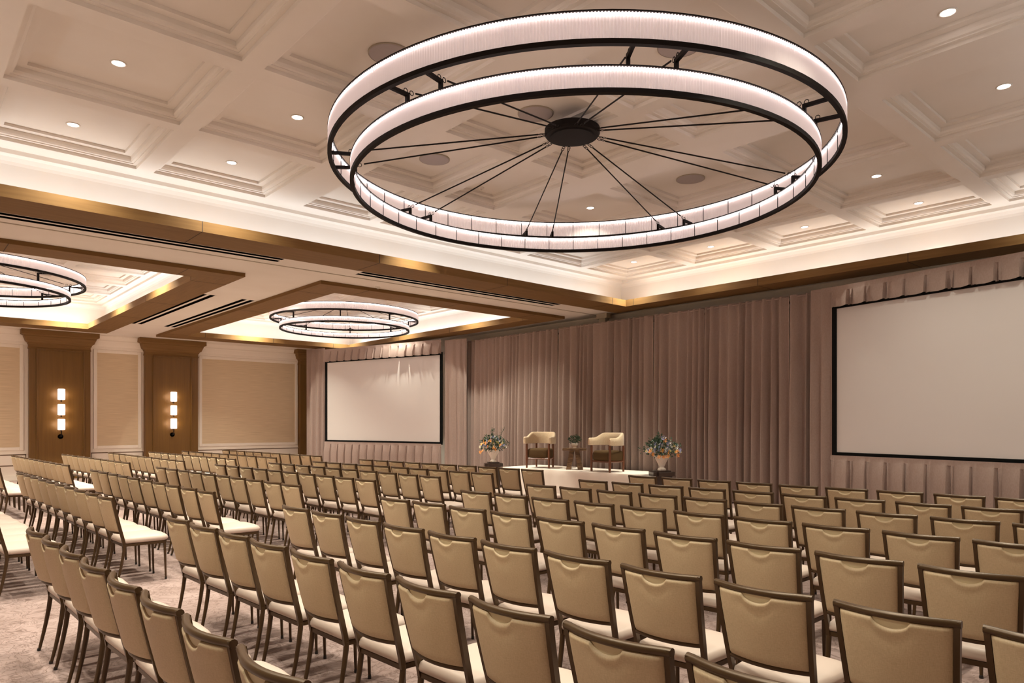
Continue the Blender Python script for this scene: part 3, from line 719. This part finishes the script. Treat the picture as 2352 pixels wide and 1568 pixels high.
# ================================================================== BANQUET CHAIRS
# x forward (towards the stage), y left, origin on the floor below the middle of the top rail ends
HT = .92
def bx(z):   # x of the rear post centre line at height z
    if z > .42: return .118*(1-((z-.42)/.50))**1.15
    return .118-.075*((.42-z)/.42)**1.4
def bw(z): return .199+(.2375-.012-.199)*max(0, (z-.42)/.5)     # half width of the post centres
SAG = .05
def bow(y, z): w = bw(z); return -SAG*(1-(y/w)**2)
def make_chair():
    e = empty('banquet_chair', (0, 0, 0))
    # back frame: two posts, top rail, bottom rail
    b = MB()
    for s in (-1, 1):
        zs_ = [.40, .46, .52, .60, .70, .80, .88, .915]
        b.loft([[(bx(z)+dx, s*(bw(z))+dy, z) for dx, dy in ((-.016, -.011), (-.016, .011), (.014, .011), (.014, -.011))] for z in zs_])
    ztop = .905
    def rail(z, hw, hh, ht, n=14):
        R_ = []
        for k in range(n+1):
            y = -hw+2*hw*k/n; x = bx(z)+bow(y, z)*.999
            if abs(y) > bw(z): x = bx(z)
            R_.append([(x+ht*cos(a), y, z+hh*sin(a)) for a in [2*pi*q/10 for q in range(10)]])
        b.loft(R_)
    rail(ztop, .2375, .0165, .017, 16); rail(.545, bw(.545), .013, .012)
    kid(b.build('back_frame', 'bronze', e, True, auto=62), e)
    # upholstered back: the back face rolls in around a crescent hand hold below the top rail
    b = MB(); z0, z1 = .553, .893
    def cres(y):
        q = abs(y)/.070
        return .036*math.sqrt(1-q*q)**1.2 if q < 1 else 0
    UU = [-1, -.985, -.96, -.92, -.84, -.7, -.55, -.45, -.40, -.37, -.345, -.325, -.30, -.26, -.2, -.13, -.06, 0, .06, .13, .2, .26, .30, .325, .345, .37, .40, .45, .55, .7, .84, .92, .96, .985, 1]
    VV = [0, .008, .02, .05, .12, .25, .4, .55, .68, .78, .84, .88, .91, .935, .955, .97, .982, .992, 1]
    for side in (-1, 1):
        R_ = []
        for v in VV:
            row = []
            for u in UU:
                y0 = u*(bw(.88)-.010); zc = z1-(cres(y0) if side < 0 else 0); z = z0+(zc-z0)*v; w = bw(z)-.010; y = w*u
                ex = min(1, (1-abs(u))*w/.02)**.5; ez = min(1, (z-z0)/.018, (zc-z)/.014 if side < 0 else (zc-z)/.018)
                ez = max(0, ez)**.5
                t = .022*ex*ez
                dip = .005*math.exp(-(((zc-z)-.055)/.02)**2)*math.exp(-(y/.10)**2) if side < 0 else 0
                x = bx(z)+bow(y, z)
                row.append((x+side*(t-dip), y, z))
            R_.append(row)
        if side > 0: R_ = R_[::-1]
        b.loft(R_, closed=False, cap=False)
    b.m = 1; R_ = []
    for zz in (0, 1):
        row = []
        for k in range(15):
            y = -.072+.144*k/14; zc = z1-cres(y)-.004; z = zc+(z1+.006-zc)*zz; row.append((bx(z)+bow(y, z)-.007, y, z))
        R_.append(row)
    b.loft(R_, closed=False, cap=False)
    kid(b.build('backrest', ['chair_back', 'chair_notch'], e, True, auto=60), e)
    # seat frame
    def outline(g, k=20):
        pts = []
        xr, xf, wr_, wf = .105-g, .545+g, .195+g, .222+g; r = .07
        pts += [(xr, wr_), ]
        for q in range(7):
            a = pi/2*q/6; pts.append((xf-r+r*sin(a), wf-r+r*cos(a)))
        # slightly bowed front
        pts.append((xf+.012, 0))
        for q in range(7):
            a = pi/2*q/6; pts.append((xf-r+r*cos(a), -(wf-r+r*sin(a))))
        pts.append((xr, -wr_)); return pts
    b = MB(); b.loft([[(x, y, z) for x, y in outline(0)] for z in (.395, .425)]); bevel(kid(b.build('seat_frame', 'bronze', e), e), .003, 1)
    b = MB(); o8 = outline(-.008)
    b.loft([[(x, y, z) for x, y in outline(g)] for g, z in ((-.006, .425), (.005, .431), (.011, .446), (.008, .463), (-.002, .477), (-.014, .487))]
           + [[(.325+(x-.325)*k, y*k, z) for x, y in o8] for k, z in ((.90, .494), (.78, .501), (.6, .506), (.35, .508), (.1, .509))])
    kid(b.build('seat', 'chair_seat', e, True, auto=50), e)
    for s in (-1, 1):
        b = MB(); zs_ = [0.012, .1, .2, .3, .38, .42]
        b.tube([(bx(z), s*(.199-.004*(z < .1)), z) for z in zs_], [.0105, .0125, .014, .0155, .0165, .0165], 8); l = kid(b.build('leg', 'bronze', e, True, auto=50), e)
        g = MB(); g.lathe([(.0125, 0), (.0125, .012), (.0105, .02)], 10, (bx(0), s*.195, 0)); kid(g.build('glide', 'glide', l), l)
        b = MB(); b.tube([(.512+.012*(1-z/.4), s*(.198), z) for z in (.012, .2, .4)], [.0095, .0125, .0155], 8)
        b.tube([(.512, s*.198, .33), (.512, s*.19, .375), (.512, s*.15, .398)], .005, 5); l = kid(b.build('leg', 'bronze', e, True, auto=50), e)
        g = MB(); g.lathe([(.0115, 0), (.0115, .012), (.0095, .03)], 10, (.524, s*.198, 0)); kid(g.build('glide', 'glide', l), l)
    return e
proto = make_chair(); first = [True]
KIDS_FAR = {proto: [k for k in KIDS[proto]]}
rj = random.Random(77)
def place(x, y, yaw, label, group, far=False):
    if first[0]: o = proto; first[0] = False
    else: o = copy_tree(proto, None, KIDS_FAR if far else KIDS)
    o.location = (x, y, 0); o.rotation_euler = (0, 0, yaw); tag(o, label, 'chair', group); return o
def visible(x, y, yaw):
    c, s = cos(yaw), sin(yaw); n = 0
    for lx, ly, lz in ((0, .24, .92), (0, -.24, .92), (.12, 0, .75), (.1, .2, .46), (.1, -.2, .46), (.55, .2, .47), (.55, -.2, .47), (.53, .2, 0), (.53, -.2, 0), (.05, .2, 0), (.05, -.2, 0)):
        p = proj(x+c*lx-s*ly, y+s*lx+c*ly, lz)
        if p and -4 < p[0] < 2356 and -4 < p[1] < 1566: n += 1
    return n > 0
# near block: picture positions (TLx, TLy, TRx, TRy) of every chair's top corners
ROWS = dict(
 R1=[(70.4,1208,104.5,1224.6),(105.6,1228,144.4,1248),(145.5,1250.5,192.5,1275),(191,1280,245,1306.8),(253.5,1312.7,322.8,1345.5),(328.6,1352.6,417.8,1399.5),(422.5,1409,537.8,1468)],
 R2=[(391,1179,435,1197.5),(440,1198.6,496.4,1214.5),(503.6,1215.6,572.5,1230),(576,1235.5,654,1253.6),(666.7,1259,761,1280.8),(777.6,1288,891,1316),(907.7,1322.5,1054.8,1358),(1079,1367,1273,1414),(1297,1425.8,1553.6,1490.8)],
 R3=[(653.4,1158.6,711,1168),(718,1170.5,786,1180.7),(795.2,1183.7,871.8,1196.5),(879.4,1199,970.4,1214.3),(983,1217.7,1088.6,1234.7),(1103.7,1237.7,1228.3,1260),(1248.7,1261.2,1403,1286.7),(1424.7,1291.8,1614.4,1322.3),(1636.8,1328.7,1873.3,1367),(1911.7,1375,2223,1427.8)],
 R4=[(875.2,1139.5,942.3,1147),(950,1148,1022.3,1157.3),(1032.3,1160.3,1114,1170.5),(1124.1,1171.4,1218.5,1182.4),(1231.3,1185,1340,1197.4),(1358,1199.5,1482.9,1214),(1499.9,1218.2,1647.6,1236.3),(1667.8,1238.4,1842,1259.6),(1869.2,1263.3,2083.7,1289)],
 R5=[(1061.2,1123.8,1127.5,1130.6),(1134.4,1131.4,1210.9,1138.6),(1221,1140,1305,1147.6),(1317,1149,1410.6,1156.5),(1423.3,1158.7,1528.6,1168.2),(1545.6,1170.3,1665.7,1183),(1683.3,1184.6,1819.8,1197.3),(1840,1199,2002,1214.6),(2021.8,1216.3,2214.6,1234)],
 R6=[(1210.9,1110.2,1277.2,1115.3),(1284.9,1115.8,1358,1122.3),(1369.3,1123.3,1451,1130),(1464.8,1131,1555.8,1138.5),(1569,1139,1667.8,1147.6),(1684.8,1148,1799,1158.7),(1814.5,1159.7,1942.8,1168.7),(1962.7,1171.5,2112,1182.8),(2131.8,1183.9,2306.8,1198)],
 R7=[(1329,1100,1396,1104.8),(1404.2,1105,1477.6,1110.4),(1489.2,1110.8,1569.6,1116.6),(1579,1117.8,1667.8,1123),(1680.6,1124.2,1777.7,1130.4),(1792,1133,1900.6,1138.4),(1914,1141,2035,1148),(2053.4,1149.5,2192,1159.8)],
 R8=[(1443.5,1090.6,1508.8,1094.2),(1519.4,1094.5,1590.9,1099),(1602,1099.6,1678.4,1104.4),(1689.5,1105.5,1773,1109.8),(1786.9,1111.9,1878.8,1116),(1892.7,1117,1995,1123),(2010,1124.5,2124.3,1130.5),(2141.4,1132,2270,1139.9)])
def fit(P):
    n = len(P); xs = range(n); mx = (n-1)/2; ax = sum(p[0] for p in P)/n; ay = sum(p[1] for p in P)/n; s = sum((i-mx)**2 for i in xs)
    bx_ = sum((i-mx)*(P[i][0]-ax) for i in xs)/s; by_ = sum((i-mx)*(P[i][1]-ay) for i in xs)/s
    return (ax-bx_*mx, ay-by_*mx), (bx_, by_)
ri = 0
for rn, cs in ROWS.items():
    mids = []
    for c in cs:
        L, Rr = lvl(c[0], c[1], HT), lvl(c[2], c[3], HT); mids.append(((L[0]+Rr[0])/2, (L[1]+Rr[1])/2))
    o0, st = fit(mids); yaw = math.atan2(st[1], st[0])+pi/2
    for k in range(14):
        if k < len(mids): x = .5*mids[k][0]+.5*(o0[0]+st[0]*k); y = .6*mids[k][1]+.4*(o0[1]+st[1]*k)
        else: x, y = o0[0]+st[0]*k, o0[1]+st[1]*k
        yw = yaw+R(rj.uniform(-1.3, 1.3))
        if not visible(x, y, yw) or (x*SA+y*CA) < .9: continue
        end = ' at its aisle end' if k == 0 else ''
        place(x, y, yw, 'beige banquet chair, nearest block, %s row from the back, %s from left' % (ORD[ri], ORD[k]), 'banquet chairs of the nearest block')
    ri += 1
# middle block: right-end and left-end top right corners, ten chairs a row; far block: eleven a row
MID = [('a', None, None), ('b', (60.6-4, 1087-.5), (259, 1142.5)), ('c', (227.4, 1080), (490.8, 1129)), ('d', (381.8, 1073.6), (690.8, 1113.5)), ('e', (519, 1067.3), (861.6, 1102)),
       ('f', (644.9, 1063), (1011, 1094)), ('g', (749, 1060), (1131.8, 1086.4)), ('h', (854.8, 1055), (1246.6, 1079))]
FAR = [('a', None, None), ('b', (300/7.84, 1046.1), (1240/7.84, 1067.2)), ('c', (1220/7.84, 1043), (298, 1061.5)), ('d', (261.2, 1039.5), (423.9, 1057.6)), ('e', (355.6, 1037.3), (541, 1053)),
       ('f', (434, 1035.6), (635.5, 1050)), ('g', (526.7, 1033), (737.6, 1046.4))]
for blk, rows_, cnt, nm in ((MID, MID, 10, 'middle'), (FAR, FAR, 11, 'far left')):
    W = [None if r[1] is None else (lvl(*r[1], HT), lvl(*r[2], HT)) for r in rows_]
    W[0] = tuple((2*W[1][k][0]-W[2][k][0], 2*W[1][k][1]-W[2][k][1]) for k in (0, 1))
    for i, (A, B) in enumerate(W):
        d = ((B[0]-A[0])/(cnt-1), (B[1]-A[1])/(cnt-1)); L = math.hypot(*d); u = (d[0]/L, d[1]/L); yaw = math.atan2(d[1], d[0])+pi/2
        for k in range(cnt):
            x, y = A[0]+d[0]*k-u[0]*.2375, A[1]+d[1]*k-u[1]*.2375
            yw = yaw+R(rj.uniform(-1.3, 1.3))
            if not visible(x, y, yw): continue
            place(x+rj.uniform(-.008, .008), y, yw, 'beige banquet chair, %s block, %s row from the back, %s from right' % (nm, ORD[i], ORD[cnt-1-k]), 'banquet chairs of the %s block' % nm, nm != 'middle')
